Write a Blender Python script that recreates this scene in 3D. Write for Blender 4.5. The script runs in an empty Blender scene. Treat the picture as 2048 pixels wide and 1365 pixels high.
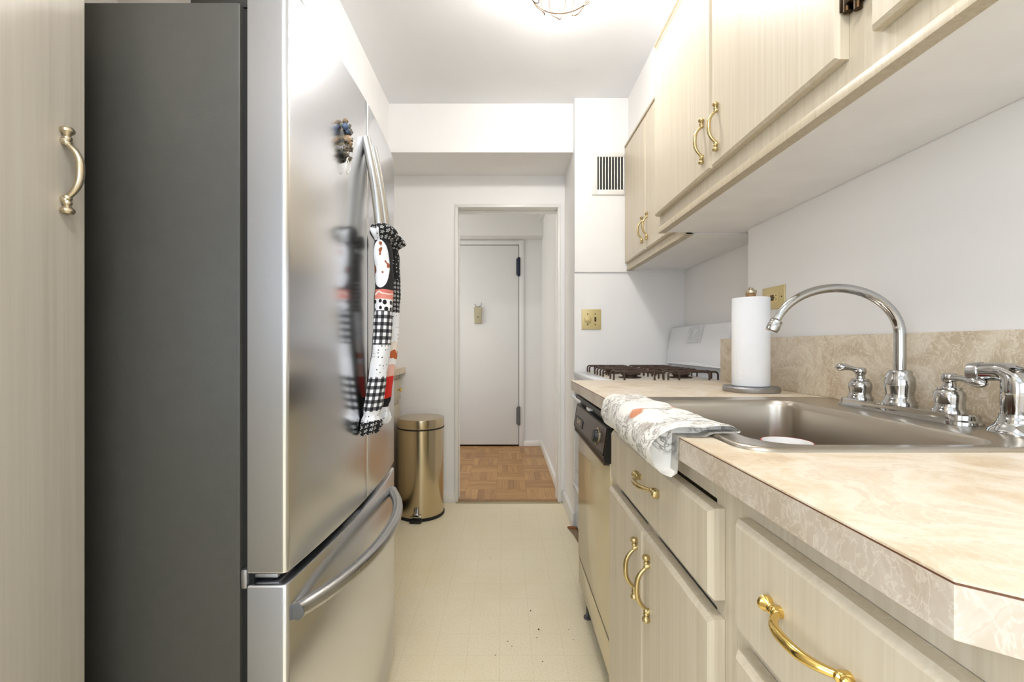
import bpy, bmesh, math, random
from mathutils import Vector, Matrix
random.seed(7)
PI = math.pi
S = bpy.context.scene
COL = S.collection
H = 1.065                      # height of the lens above the floor

# ------------------------------------------------------------------ camera
cd = bpy.data.cameras.new('camera'); cam = bpy.data.objects.new('camera', cd); COL.objects.link(cam)
cam.location = (0, 0, H); cam.rotation_euler = (PI/2, 0, 0)
cd.sensor_width = 36; cd.lens = 870/2048*36; cd.clip_start = .02
cd.shift_x = 15/2048; cd.shift_y = 9.5/2048
S.camera = cam

# ------------------------------------------------------------------ world, lights, exposure
w = bpy.data.worlds.new('world'); S.world = w; w.use_nodes = True
w.node_tree.nodes['Background'].inputs[0].default_value = (.86, .93, 1, 1)
w.node_tree.nodes['Background'].inputs[1].default_value = 1.0
S.view_settings.view_transform = 'Standard'; S.view_settings.look = 'None'
S.view_settings.exposure = 1.0; S.view_settings.gamma = 1; S.view_settings.use_curve_mapping = False

def area(name, loc, rot, sx, sy, power, color):
    l = bpy.data.lights.new(name, 'AREA'); l.shape = 'RECTANGLE'; l.size = sx; l.size_y = sy
    l.energy = power; l.color = color
    o = bpy.data.objects.new(name, l); COL.objects.link(o); o.location = loc; o.rotation_euler = rot
    return o
area('window_daylight', (-.2, -2.06, 1.5), (PI/2, 0, 0), 1.7, 1.5, 9, (.68, .82, 1))
area('side_fill', (-1.40, -.95, 1.4), (PI/2, 0, -PI/2), 1.1, 1.55, 11, (.80, .89, 1))  # added fill from the left for the cabinet undersides and sink wall
area('hall_light', (-1.78, 3.8, 1.5), (PI/2, 0, -PI/2), 1.0, 1.6, 9.5, (1, .96, .89))  # unseen light added at the left of the hall, before a solid wall
area('overhead_fill', (-.12, -.12, 2.49), (0, 0, 0), .4, .4, 8, (1, .975, .94))  # added fill above the camera without a fixture, lifts floor and counter
BULB = 116.0

# ------------------------------------------------------------------ materials
def lin(c):
    r = []
    for v in c:
        v /= 255.0
        r.append(v/12.92 if v <= .04045 else ((v+.055)/1.055)**2.4)
    return (r[0], r[1], r[2], 1)

class NT:
    def __init__(self, name):
        self.m = bpy.data.materials.new(name); self.m.use_nodes = True
        self.t = self.m.node_tree; self.b = self.t.nodes['Principled BSDF']
    def n(self, typ, **kw):
        x = self.t.nodes.new(typ)
        for k, v in kw.items(): setattr(x, k, v)
        return x
    def l(self, a, b): self.t.links.new(a, b)
    def coord(self, scale=(1, 1, 1), which='Object', rot=(0, 0, 0)):
        c = self.n('ShaderNodeTexCoord'); mp = self.n('ShaderNodeMapping')
        mp.inputs['Scale'].default_value = scale; mp.inputs['Rotation'].default_value = rot
        self.l(c.outputs[which], mp.inputs['Vector']); return mp.outputs['Vector']
    def noise(self, vec, scale=5, detail=3, rough=.5, dist=0):
        x = self.n('ShaderNodeTexNoise'); x.inputs['Scale'].default_value = scale
        x.inputs['Detail'].default_value = detail; x.inputs['Roughness'].default_value = rough
        x.inputs['Distortion'].default_value = dist; self.l(vec, x.inputs['Vector']); return x.outputs['Fac']
    def ramp(self, fac, stops, interp='LINEAR'):
        x = self.n('ShaderNodeValToRGB'); e = x.color_ramp.elements; x.color_ramp.interpolation = interp
        while len(e) < len(stops): e.new(.5)
        for i, (p, c) in enumerate(stops): e[i].position = p; e[i].color = c
        self.l(fac, x.inputs['Fac']); return x.outputs['Color']
    def mix(self, fac, a, b, mode='MIX'):
        x = self.n('ShaderNodeMix', data_type='RGBA', blend_type=mode)
        for s, v in ((0, fac), (6, a), (7, b)):
            if isinstance(v, (int, float)): x.inputs[s].default_value = v
            elif isinstance(v, tuple): x.inputs[s].default_value = v
            else: self.l(v, x.inputs[s])
        return x.outputs[2]
    def math(self, op, a, b=0.0, c=0.0):
        x = self.n('ShaderNodeMath', operation=op)
        for i, v in enumerate((a, b, c)):
            if isinstance(v, (int, float)): x.inputs[i].default_value = v
            else: self.l(v, x.inputs[i])
        return x.outputs[0]
    def sep(self, vec):
        x = self.n('ShaderNodeSeparateXYZ'); self.l(vec, x.inputs[0]); return x.outputs
    def base(self, c):
        if isinstance(c, tuple): self.b.inputs['Base Color'].default_value = c
        else: self.l(c, self.b.inputs['Base Color'])
    def bump(self, h, strength=.2, dist=.002):
        x = self.n('ShaderNodeBump'); x.inputs['Strength'].default_value = strength; x.inputs['Distance'].default_value = dist
        self.l(h, x.inputs['Height']); self.l(x.outputs[0], self.b.inputs['Normal'])
    def set(self, rough=.5, metal=0, spec=None, coat=0, trans=0, alpha=None):
        self.b.inputs['Roughness'].default_value = rough; self.b.inputs['Metallic'].default_value = metal
        if spec is not None: self.b.inputs['Specular IOR Level'].default_value = spec
        if coat: self.b.inputs['Coat Weight'].default_value = coat; self.b.inputs['Coat Roughness'].default_value = .08
        if trans: self.b.inputs['Transmission Weight'].default_value = trans
        if alpha is not None: self.b.inputs['Alpha'].default_value = alpha
        return self.m

def plain(name, c, rough=.5, metal=0, var=.03, scale=8, bump=0, bscale=60, **kw):
    t = NT(name); v = t.coord()
    k = t.noise(v, scale, 3)
    c = lin(c); lo = tuple(x*(1-var) for x in c[:3])+(1,); hi = tuple(min(1, x*(1+var)) for x in c[:3])+(1,)
    t.base(t.ramp(k, [(.3, lo), (.7, hi)]))
    if bump: t.bump(t.noise(v, bscale, 3), bump, .002)
    return t.set(rough, metal, **kw)

def wood_laminate(name, a, b, c, rough=.38):
    t = NT(name)
    g = t.noise(t.coord((70, 70, 1.1)), 1.6, 5, .6, .4)
    g2 = t.noise(t.coord((9, 9, .5)), 1.5, 3, .5, .8)
    col = t.ramp(g, [(.28, lin(c)), (.5, lin(b)), (.72, lin(a))])
    col = t.mix(t.ramp(g2, [(.35, (0, 0, 0, 1)), (.7, (.55, .55, .55, 1))]), col, lin(b))
    t.base(col); t.bump(g, .06, .0008)
    return t.set(rough, 0, spec=.4)

def marble_laminate(name, stops, rough=.32, vs=.35):
    t = NT(name); v = t.coord()
    a = t.noise(v, 6.5, 6, .64, 1.1); b = t.noise(v, 21, 5, .6, 3.0)
    col = t.ramp(a, [(p, lin(c)) for p, c in stops])
    r = t.math('ABSOLUTE', t.math('SUBTRACT', b, .5))
    vein = t.ramp(r, [(0, (1, 1, 1, 1)), (.035, (0, 0, 0, 1))])
    col = t.mix(t.math('MULTIPLY', vein, vs), col, lin((244, 236, 222)))
    r2 = t.math('ABSOLUTE', t.math('SUBTRACT', a, .58))
    vein2 = t.ramp(r2, [(0, (1, 1, 1, 1)), (.012, (0, 0, 0, 1))])
    col = t.mix(t.math('MULTIPLY', vein2, .3), col, lin((186, 150, 122)))
    t.base(col); t.bump(b, .03, .001)
    return t.set(rough, 0)

def steel(name, c, rough=.25, stretch=(4, 4, 160), brush=.04, aniso=0):
    t = NT(name); v = t.coord(stretch)
    k = t.noise(v, 3, 3)
    r = t.n('ShaderNodeMapRange'); r.inputs['To Min'].default_value = rough-brush; r.inputs['To Max'].default_value = rough+brush
    t.l(k, r.inputs['Value']); t.l(r.outputs[0], t.b.inputs['Roughness'])
    t.base(lin(c)); t.b.inputs['Metallic'].default_value = 1
    if aniso: t.b.inputs['Anisotropic'].default_value = aniso
    return t.m

def emit(name, c, s):
    t = NT(name); t.base((.9, .9, .9, 1))
    t.b.inputs['Emission Color'].default_value = c; t.b.inputs['Emission Strength'].default_value = s
    return t.m

M = {}
M['wall'] = plain('white wall paint', (245, 243, 241), .55, var=.012, scale=3, bump=.08, bscale=45)
M['ceiling'] = plain('white ceiling paint', (245, 246, 249), .7, var=.012, scale=2, bump=.18, bscale=9)
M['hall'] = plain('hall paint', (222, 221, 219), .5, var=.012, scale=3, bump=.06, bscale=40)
M['trim'] = plain('gloss white trim', (236, 234, 229), .3, var=.015)
M['wood'] = wood_laminate('cabinet laminate', (219, 210, 191), (210, 198, 176), (198, 186, 162))
M['wood_pantry'] = wood_laminate('pantry laminate', (203, 196, 185), (195, 187, 175), (182, 174, 161))
M['wood_edge'] = wood_laminate('cabinet edge laminate', (200, 188, 164), (190, 176, 150), (174, 160, 134))
M['carcass'] = plain('cabinet underside paint', (243, 241, 239), .5)
M['counter'] = marble_laminate('counter laminate', [(.3, (205, 180, 145)), (.44, (219, 199, 169)), (.54, (232, 219, 199)), (.62, (224, 206, 181)), (.75, (211, 189, 159))])
M['splash'] = marble_laminate('backsplash laminate', [(.28, (184, 164, 136)), (.44, (204, 187, 161)), (.54, (222, 210, 188)), (.64, (204, 188, 162)), (.75, (192, 173, 146))], .4, .6)
M['band'] = marble_laminate('edge band laminate', [(.25, (178, 158, 136)), (.45, (194, 179, 160)), (.6, (207, 196, 181)), (.75, (188, 171, 152))], .35)
M['seam'] = plain('brown laminate seam', (110, 72, 50), .6)
M['steel'] = steel('brushed stainless', (222, 224, 228), .22, (300, 300, 300), .01)
M['steel_edge'] = steel('satin grey door edge', (160, 160, 162), .42, (60, 60, 60), .02)
M['handle_steel'] = steel('handle stainless', (184, 184, 183), .26, (60, 60, 3), .04)
M['sink'] = steel('sink stainless', (190, 182, 170), .28, (400, 400, 400), .015)
M['can'] = steel('trash can stainless', (205, 190, 161), .22, (90, 90, 2), .05)  # plain steel, tan reflections of the room put into its base colour
M['chrome'] = steel('chrome', (186, 186, 185), .05, (5, 5, 5), .01)
M['brass'] = steel('brass', (205, 186, 138), .2, (8, 8, 8), .08)
M['gold'] = steel('polished brass', (230, 200, 122), .15, (8, 8, 8), .05)
M['old_brass'] = steel('worn silvered brass', (200, 188, 164), .3, (30, 30, 8), .1)
M['bronze'] = steel('dark bronze', (70, 54, 36), .35, (8, 8, 8), .05)
M['fridge_side'] = plain('charcoal fridge side', (66, 65, 60), .42, 0, .04, 40, bump=.08, bscale=300)
M['black'] = plain('black plastic', (22, 21, 20), .4)
M['rubber'] = plain('black rubber', (14, 14, 14), .7)
M['appliance'] = plain('white enamel', (232, 234, 238), .16, var=.008)
M['almond'] = plain('almond door enamel', (214, 198, 160), .14, var=.01)
M['brown_panel'] = plain('dark brown panel', (76, 62, 52), .32, .3, .12, 30)
M['iron'] = plain('rusty iron grate', (74, 56, 46), .55, .3, .25, 40)
M['grease'] = plain('stained cooktop', (206, 200, 184), .35, 0, .14, 18)
M['paper'] = plain('paper towel', (240, 241, 243), .9, 0, .01, 20, bump=.3, bscale=140)
M['walnut'] = plain('wood post', (148, 112, 70), .45, 0, .2, 40)
M['plate'] = plain('brassy switch plate', (212, 194, 138), .35, .12, .04)
M['ivory'] = plain('ivory plastic', (222, 200, 142), .35)
M['tan'] = plain('tan box plastic', (172, 164, 134), .4)
M['navy'] = plain('dark blue hinge', (26, 32, 52), .35, .4)
M['grey_hinge'] = plain('grey painted hinge', (100, 100, 100), .4, .3)
M['dark_backing'] = plain('flat black backing', (26, 25, 24), .9)  # near-black sheet behind the vent slats and the hall door
M['red'] = plain('red cup plastic', (190, 30, 34), .35)
M['cup_white'] = plain('white cup lining', (240, 238, 236), .4)
M['subfloor'] = plain('torn subfloor', (142, 122, 94), .8, 0, .25, 60)
M['flake'] = plain('rusty flake', (150, 92, 48), .7, 0, .3, 60)
M['crumb'] = plain('crumb', (78, 70, 54), .8)
M['bulb'] = emit('lit bulb', (1, .975, .94, 1), BULB)
M['wire'] = steel('wire bronze', (84, 66, 46), .3, (8, 8, 8), .05)

def vinyl():
    t = NT('cream vinyl'); c = t.n('ShaderNodeTexCoord'); o = t.sep(c.outputs['Object'])
    P = .112
    ls = []
    for i, off in ((0, .0174), (1, -1.4956)):
        f = t.math('FRACT', t.math('ADD', t.math('DIVIDE', t.math('ADD', o[i], off), P), 100.5))
        d = t.math('ABSOLUTE', t.math('SUBTRACT', f, .5))
        ls.append(t.math('LESS_THAN', d, .008))
    line = t.math('MAXIMUM', ls[0], ls[1])
    k = t.noise(t.coord(), 2.2, 4, .6); g = t.noise(t.coord(), 160, 2)
    col = t.ramp(k, [(.3, lin((236, 224, 190))), (.7, lin((243, 233, 206)))])
    col = t.mix(t.ramp(g, [(.35, (.35, .35, .35, 1)), (.5, (0, 0, 0, 1))]), col, lin((210, 194, 160)))
    col = t.mix(t.math('MULTIPLY', line, .3), col, lin((196, 178, 142)))
    t.base(col); t.bump(line, -.1, .0006)
    return t.set(.32, 0)
M['vinyl'] = vinyl()

def parquet(name, rot):
    t = NT(name); oi = t.n('ShaderNodeObjectInfo')
    sc = (3, 60, 60) if not rot else (60, 3, 60)
    g = t.noise(t.coord(sc), 2.2, 4, .6, .6)
    a = t.ramp(oi.outputs['Random'], [(0, lin((158, 114, 62))), (.35, lin((184, 140, 82))), (.7, lin((196, 152, 94))), (1, lin((168, 124, 70)))])
    col = t.mix(t.ramp(g, [(.3, (.5, .5, .5, 1)), (.65, (0, 0, 0, 1))]), a, lin((112, 74, 44)))
    st = t.noise(t.coord(), 1.6, 3, .6)
    col = t.mix(t.ramp(st, [(.55, (0, 0, 0, 1)), (.75, (.45, .45, .45, 1))]), col, lin((104, 66, 42)))
    t.base(col); return t.set(.34, 0)
M['parq_x'] = parquet('oak strip lengthwise', 0); M['parq_y'] = parquet('oak strip crosswise', 1)
M['parq_gap'] = plain('parquet joint', (84, 56, 34), .8)

# cloth prints, in the cloth's own UV (metres)
def uvxy(t, s=1.0):
    v = t.coord((s, s, 1), 'UV'); return v, t.sep(v)
def gingham():
    t = NT('gingham'); v, o = uvxy(t, 1/.017)
    fx = t.math('GREATER_THAN', t.math('FRACT', o[0]), .5); fy = t.math('GREATER_THAN', t.math('FRACT', o[1]), .5)
    s = t.math('MULTIPLY', t.math('ADD', fx, fy), .5)
    t.base(t.ramp(s, [(0, lin((235, 235, 238))), (.34, lin((92, 92, 96))), (.75, lin((20, 20, 24)))], 'CONSTANT'))
    return t.set(.9)
def dots(name, bg, fg, cell, r):
    t = NT(name); v, o = uvxy(t, 1/cell)
    vo = t.n('ShaderNodeTexVoronoi'); vo.inputs['Randomness'].default_value = .35; vo.inputs['Scale'].default_value = 1
    t.l(v, vo.inputs['Vector'])
    t.base(t.ramp(vo.outputs['Distance'], [(0, lin(fg)), (r, lin(bg))], 'CONSTANT')); return t.set(.9)
def stars():
    t = NT('black cloth with white stars'); v, o = uvxy(t, 1/.011)
    ax = t.math('SUBTRACT', t.math('FRACT', o[0]), .5); ay = t.math('SUBTRACT', t.math('FRACT', o[1]), .5)
    rr = t.math('SQRT', t.math('ADD', t.math('MULTIPLY', ax, ax), t.math('MULTIPLY', ay, ay)))
    an = t.math('ARCTAN2', ay, ax)
    lim = t.math('ADD', .2, t.math('MULTIPLY', t.math('COSINE', t.math('MULTIPLY', an, 5)), .11))
    d = t.math('ABSOLUTE', t.math('SUBTRACT', rr, lim))
    t.base(t.ramp(d, [(0, lin((230, 230, 230))), (.055, lin((18, 18, 20)))], 'CONSTANT')); return t.set(.9)
def cow():
    t = NT('white oval with brown spots on black'); v, o = uvxy(t)
    # u runs round the sleeve (metres, 0 at the camera side), v is the height
    dx = t.math('DIVIDE', t.math('ADD', o[0], .012), .027); dy = t.math('DIVIDE', t.math('SUBTRACT', o[1], 1.262), .058)
    rr = t.math('ADD', t.math('MULTIPLY', dx, dx), t.math('MULTIPLY', dy, dy))
    k = t.noise(v, 42, 1, .5)
    white = t.ramp(k, [(0, lin((232, 233, 238))), (.64, lin((150, 82, 48)))], 'CONSTANT')
    t.base(t.mix(t.math('GREATER_THAN', rr, 1.0), white, lin((24, 24, 27)))); return t.set(.9)
def figure():
    t = NT('white cloth with red and orange print'); v, o = uvxy(t)
    k = t.noise(v, 24, 1)
    c = t.ramp(o[1], [(0, lin((24, 24, 26))), (.925, lin((200, 42, 32))), (.985, lin((226, 190, 178))), (1.02, lin((236, 236, 238))), (1.04, lin((190, 104, 56))), (1.065, lin((24, 24, 26)))], 'CONSTANT')
    # ramp positions stay within 0..1: shift heights down
    t.t.nodes[-1]; return t, k, c
def band_cloth(name, stops, zoff):
    t = NT(name); v, o = uvxy(t)
    k = t.math('MULTIPLY', t.math('SUBTRACT', t.noise(v, 30, 1), .5), .03)
    h = t.math('ADD', t.math('SUBTRACT', o[1], zoff), k)
    t.base(t.ramp(h, [(p-zoff, lin(c)) for p, c in stops], 'CONSTANT')); return t.set(.9)
M['gingham'] = gingham()
M['white_dots'] = dots('white cloth with black dots', (232, 233, 237), (20, 20, 22), .0095, .17)
M['black_dots'] = dots('black cloth with white dots', (20, 20, 22), (232, 232, 234), .0095, .15)
M['stars'] = stars(); M['cow'] = cow()
M['pink'] = band_cloth('pink banded cloth', [(1.1, (222, 140, 126)), (1.186, (240, 220, 214)), (1.1895, (214, 124, 112))], .8)
M['squares'] = dots('white cloth with black squares', (236, 236, 240), (20, 20, 22), .016, .36)
M['figure'] = band_cloth('red and orange print cloth', [(.8, (22, 22, 24)), (.93, (206, 40, 30)), (.985, (226, 180, 166)), (1.01, (236, 234, 236)), (1.03, (188, 98, 50)), (1.05, (232, 222, 212))], .7)
M['lining'] = plain('white sleeve lining', (226, 227, 230), .9)

def towel_mat():
    t = NT('printed dish towel'); v = t.coord((1, 1, 1))
    a = t.noise(v, 17, 5, .68, 2.6)
    r = t.math('ABSOLUTE', t.math('SUBTRACT', a, .5))
    ink = t.ramp(r, [(0, (1, 1, 1, 1)), (.025, (.55, .55, .55, 1)), (.05, (0, 0, 0, 1))])
    patch = t.ramp(t.noise(v, 13, 2), [(.44, (0, 0, 0, 1)), (.53, (1, 1, 1, 1))])
    col = t.mix(t.math('MULTIPLY', t.math('MULTIPLY', ink, patch), .85), lin((238, 234, 226)), lin((88, 82, 78)))
    blot = t.ramp(t.noise(v, 15, 2, .5, .5), [(.64, (0, 0, 0, 1)), (.7, (.6, .6, .6, 1))])
    col = t.mix(blot, col, lin((150, 138, 128)))
    o = t.ramp(t.noise(t.coord((1, 1, 1), rot=(.5, .4, .9)), 14, 1), [(.69, (0, 0, 0, 1)), (.72, (.8, .8, .8, 1))])
    col = t.mix(o, col, lin((206, 122, 72)))
    t.base(col); t.bump(t.noise(v, 260, 2), .15, .001)
    return t.set(.95)
M['towel'] = towel_mat()

def magnet_mat():
    t = NT('painted resin'); v = t.coord(); k = t.noise(v, 60, 3, .6)
    t.base(t.ramp(k, [(.3, lin((16, 16, 15))), (.44, lin((52, 52, 44))), (.52, lin((128, 112, 90))), (.58, lin((40, 42, 38))), (.66, lin((176, 172, 166)))]))
    return t.set(.4)
M['resin'] = magnet_mat()
M['blue_resin'] = plain('blue resin', (72, 90, 118), .35, 0, .3, 60)
M['tan_resin'] = plain('tan resin', (158, 132, 104), .5, 0, .3, 80)
t_ = NT('clear plastic'); t_.base((.95, .96, .97, 1)); t_.bump(t_.noise(t_.coord(), 28, 3, .5, 1.0), .5, .006); M['clear'] = t_.set(.12, 0, alpha=.3)

# ------------------------------------------------------------------ mesh helpers
def new(): return bmesh.new()

def box(bm, x0, x1, y0, y1, z0, z1, bev=0, seg=2):
    r = bmesh.ops.create_cube(bm, size=1)
    vs = r['verts']
    for v in vs:
        v.co = Vector(((x0+x1)/2+v.co.x*(x1-x0), (y0+y1)/2+v.co.y*(y1-y0), (z0+z1)/2+v.co.z*(z1-z0)))
    if bev:
        es = list({e for v in vs for e in v.link_edges})
        bmesh.ops.bevel(bm, geom=es, offset=bev, segments=seg, affect='EDGES', profile=.5)
    return bm

def prism(bm, pts, axis, a, b, bev=0, seg=2):
    """closed polygon extruded along an axis: axis 'y' takes (x,z), 'z' takes (x,y), 'x' takes (y,z)"""
    def P(p, k):
        return {'y': (p[0], k, p[1]), 'z': (p[0], p[1], k), 'x': (k, p[0], p[1])}[axis]
    A = [bm.verts.new(P(p, a)) for p in pts]; B = [bm.verts.new(P(p, b)) for p in pts]
    n = len(pts); fs = [bm.faces.new(A), bm.faces.new(B)]
    for i in range(n):
        fs.append(bm.faces.new((A[i], A[(i+1) % n], B[(i+1) % n], B[i])))
    bmesh.ops.recalc_face_normals(bm, faces=fs)
    if bev:
        es = list({e for f in fs[:2] for e in f.edges})
        bmesh.ops.bevel(bm, geom=es, offset=bev, segments=seg, affect='EDGES', profile=.5)
    return bm

def tube(bm, path, rad, n=12, cap=True, flat=None):
    """swept tube; rad a number or a list; flat=(wide, thin) scales in the frame"""
    path = [Vector(p) for p in path]; N = len(path)
    rad = [rad]*N if isinstance(rad, (int, float)) else rad
    tan = []
    for i in range(N):
        a = path[max(i-1, 0)]; b = path[min(i+1, N-1)]; tan.append((b-a).normalized())
    up = Vector((0, 0, 1)) if abs(tan[0].z) < .9 else Vector((0, 1, 0))
    u = tan[0].cross(up).normalized(); rings = []
    for i in range(N):
        if i: u = (u-tan[i]*u.dot(tan[i])).normalized()
        v = tan[i].cross(u)
        f = flat or (1, 1)
        rings.append([bm.verts.new(path[i]+(u*math.cos(2*PI*k/n)*f[0]+v*math.sin(2*PI*k/n)*f[1])*rad[i]) for k in range(n)])
    fs = []
    for i in range(N-1):
        for k in range(n):
            fs.append(bm.faces.new((rings[i][k], rings[i][(k+1) % n], rings[i+1][(k+1) % n], rings[i+1][k])))
    if cap:
        fs.append(bm.faces.new(rings[0])); fs.append(bm.faces.new(rings[-1]))
    bmesh.ops.recalc_face_normals(bm, faces=fs)
    return bm

def loop_tube(bm, path, r, n=8):
    path = [Vector(p) for p in path]; N = len(path); rings = []
    for i in range(N):
        t = (path[(i+1) % N]-path[i-1]).normalized()
        up = Vector((0, 0, 1)) if abs(t.z) < .95 else Vector((0, 1, 0))
        u = t.cross(up).normalized(); v = t.cross(u)
        rings.append([bm.verts.new(path[i]+(u*math.cos(2*PI*k/n)+v*math.sin(2*PI*k/n))*r) for k in range(n)])
    fs = []
    for i in range(N):
        for k in range(n):
            fs.append(bm.faces.new((rings[i][k], rings[i][(k+1) % n], rings[(i+1) % N][(k+1) % n], rings[(i+1) % N][k])))
    bmesh.ops.recalc_face_normals(bm, faces=fs); return bm

def lathe(bm, prof, o=(0, 0, 0), axis=(0, 0, 1), n=32, cap=True):
    """prof = (radius, height) pairs along axis from o"""
    ax = Vector(axis).normalized(); up = Vector((1, 0, 0)) if abs(ax.x) < .9 else Vector((0, 1, 0))
    u = ax.cross(up).normalized(); v = ax.cross(u); o = Vector(o); rings = []
    for r, h in prof:
        rings.append([bm.verts.new(o+ax*h+(u*math.cos(2*PI*k/n)+v*math.sin(2*PI*k/n))*max(r, 1e-5)) for k in range(n)])
    fs = []
    for i in range(len(rings)-1):
        for k in range(n):
            fs.append(bm.faces.new((rings[i][k], rings[i][(k+1) % n], rings[i+1][(k+1) % n], rings[i+1][k])))
    if cap: fs.append(bm.faces.new(rings[0])); fs.append(bm.faces.new(rings[-1]))
    bmesh.ops.recalc_face_normals(bm, faces=fs); return bm

def spline(pts, n):
    """Catmull-Rom through points"""
    pts = [Vector(p) for p in pts]; P = [pts[0]*2-pts[1]]+pts+[pts[-1]*2-pts[-2]]; out = []
    for i in range(1, len(P)-2):
        for k in range(n):
            t = k/n; a, b, c, d = P[i-1:i+3]
            out.append(.5*((2*b)+(c-a)*t+(2*a-5*b+4*c-d)*t*t+(-a+3*b-3*c+d)*t**3))
    out.append(pts[-1]); return out

def obj(name, bm, mat, parent=None, smooth=True, label=None, angle=.6, kind=None):
    me = bpy.data.meshes.new(name); bm.to_mesh(me); bm.free()
    mats = mat if isinstance(mat, (list, tuple)) else [mat]
    for m in mats: me.materials.append(M[m])
    if smooth:
        for p in me.polygons: p.use_smooth = True
        me.set_sharp_from_angle(angle=angle)
    o = bpy.data.objects.new(name, me); COL.objects.link(o)
    if parent is not None:
        o.parent = parent; o.matrix_parent_inverse = world_of(parent).inverted()
    if label: o['label'] = label
    if kind: o['kind'] = kind
    return o
def world_of(o):
    m = o.matrix_basis.copy()
    if o.parent is not None: m = world_of(o.parent) @ o.matrix_parent_inverse @ m
    return m
def thing(name, label, cat, loc, group=None):
    o = bpy.data.objects.new(name, None); COL.objects.link(o); o.location = loc
    o.empty_display_size = .05
    return tag(o, label, cat, group)
def tag(o, label, cat, group=None):
    o['label'] = label; o['category'] = cat
    if group: o['group'] = group
    return o
def bx(name, mat, parent, *a, bev=0, label=None, kind=None, seg=2):
    return obj(name, box(new(), *a, bev=bev, seg=seg), mat, parent, label=label, kind=kind)
def struct(name, mat, *boxes):
    bm = new()
    for b in boxes: box(bm, *b)
    return obj(name, bm, mat, kind='structure', smooth=False)

def pull(name, parent, mat, pos, axis, out, length=.136, label=None, bow=.020):
    """turned cabinet pull: beaded feet at both ends and a bowed strap"""
    bm = new(); L = length/2; ax = Vector(axis).normalized(); ou = Vector(out).normalized(); p = Vector(pos)
    for s in (1, -1):
        o = p+ax*s*(L-.028)+ou*.006
        lathe(bm, [(.0040, 0), (.0056, .002), (.0058, .005), (.0040, .007), (.0056, .0095), (.0058, .012), (.004, .0145), (.0052, .0165), (.0084, .020), (.0088, .0235), (.0065, .0265), (.0015, .028)], o, ax*s, 14)
        lathe(bm, [(.0062, 0), (.0062, .006), (.0045, .009)], p+ax*s*(L-.022)+ou*0, ou, 12)
    pts = []; rs = []
    for i in range(17):
        t = -1+2*i/16
        pts.append(p+ax*t*(L-.025)+ou*(.005+bow*(1-abs(t)**2.7)))
        rs.append(.0036+.0018*(1-t*t))
    tube(bm, pts, rs, 12)
    return obj(name, bm, mat, parent, label=label)

# ------------------------------------------------------------------ the room
CE = 2.513
struct('floor', 'vinyl', (-1.35, 1.25, -2.1, 2.955, -.06, 0))
struct('ceiling', 'ceiling', (-1.45, 1.35, -2.1, 3.08, CE, CE+.08))
struct('wall_left', 'wall', (-1.43, -1.32, -.38, 3.0, 0, CE), (-1.43, -1.32, -2.1, -1.52, 0, CE), (-1.43, -1.32, -1.52, -.38, 0, .6), (-1.43, -1.32, -1.52, -.38, 2.2, CE))
struct('side_fill_opening', 'trim', (-1.39, -1.33, -1.52, -1.48, .6, 2.2), (-1.39, -1.33, -.42, -.38, .6, 2.2), (-1.39, -1.33, -1.48, -.42, .6, .64), (-1.39, -1.33, -1.48, -.42, 2.16, 2.2), (-1.37, -1.33, -1.48, -.42, 1.38, 1.42))  # unseen framed opening added in the left wall for the side fill
struct('wall_right', 'wall', (.93, 1.25, -2.1, 1.66, 0, CE), (1.055, 1.25, 1.66, 2.60, 0, CE))
# wall with the doorway, seen straight on
struct('wall_back', 'wall', (-1.43, -.337, 2.96, 3.08, 0, CE), (.381, 1.25, 2.96, 3.08, 0, CE), (-.337, .381, 2.96, 3.08, 2.028, CE))
struct('wall_column', 'wall', (.41, 1.25, 2.55, 2.96, 0, CE), (.41, 1.06, 2.540, 2.551, 1.496, CE))
struct('beam_over_doorway', 'wall', (-1.32, .41, 2.60, 2.96, 2.222, CE))
struct('soffit_left', 'wall', (-1.32, -.69, -.2, 2.60, 2.24, CE))
struct('soffit_right', 'wall', (.622, .93, -.6, 1.70, 2.232, CE), (.722, 1.055, 1.70, 2.54, 2.225, CE))
struct('wall_behind', 'wall', (-1.43, -1.05, -2.1, -2.0, 0, CE), (.65, 1.25, -2.1, -2.0, 0, CE), (-1.05, .65, -2.1, -2.0, 0, .75), (-1.05, .65, -2.1, -2.0, 2.25, CE))
struct('window_1', 'trim', (-1.05, -1.0, -2.09, -2.01, .75, 2.25), (.60, .65, -2.09, -2.01, .75, 2.25), (-1.0, .60, -2.09, -2.01, .75, .80), (-1.0, .60, -2.09, -2.01, 2.20, 2.25), (-.23, -.17, -2.05, -2.01, .80, 2.20), (-1.0, .60, -2.05, -2.01, 1.47, 1.52))
# doorway frame
bm = new()
for a in ((-.339, -.316, 2.948, 3.09, 0, 2.006), (.362, .383, 2.948, 3.09, 0, 2.006)): box(bm, *a, bev=.003)
box(bm, -.339, .383, 2.952, 3.09, 2.006, 2.030, bev=.003)
box(bm, -.317, -.313, 3.03, 3.06, 0, 1.99); box(bm, .358, .363, 3.03, 3.06, 0, 1.99); box(bm, -.316, .362, 3.03, 3.06, 1.990, 2.006)
obj('trim_1', bm, 'trim', kind='structure')
bm = new(); prism(bm, [(2.945, 0), (2.955, .008), (2.985, .010), (3.003, .006), (3.003, 0)], 'x', -.316, .362)
t2 = obj('trim_2', bm, 'trim', kind='structure'); t2.data.materials[0] = M['walnut']
bm = new(); box(bm, -.33, .375, 2.936, 2.948, 0, .007, bev=.002); m3 = obj('trim_3', bm, 'tan', kind='structure')
bm = new(); box(bm, .392, .411, 2.545, 2.956, 0, .085, bev=.004); obj('baseboard_right', bm, 'trim', kind='structure')
bm = new(); box(bm, -.67, -.339, 2.944, 2.961, 0, .075, bev=.004); obj('baseboard_back', bm, 'trim', kind='structure')

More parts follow.
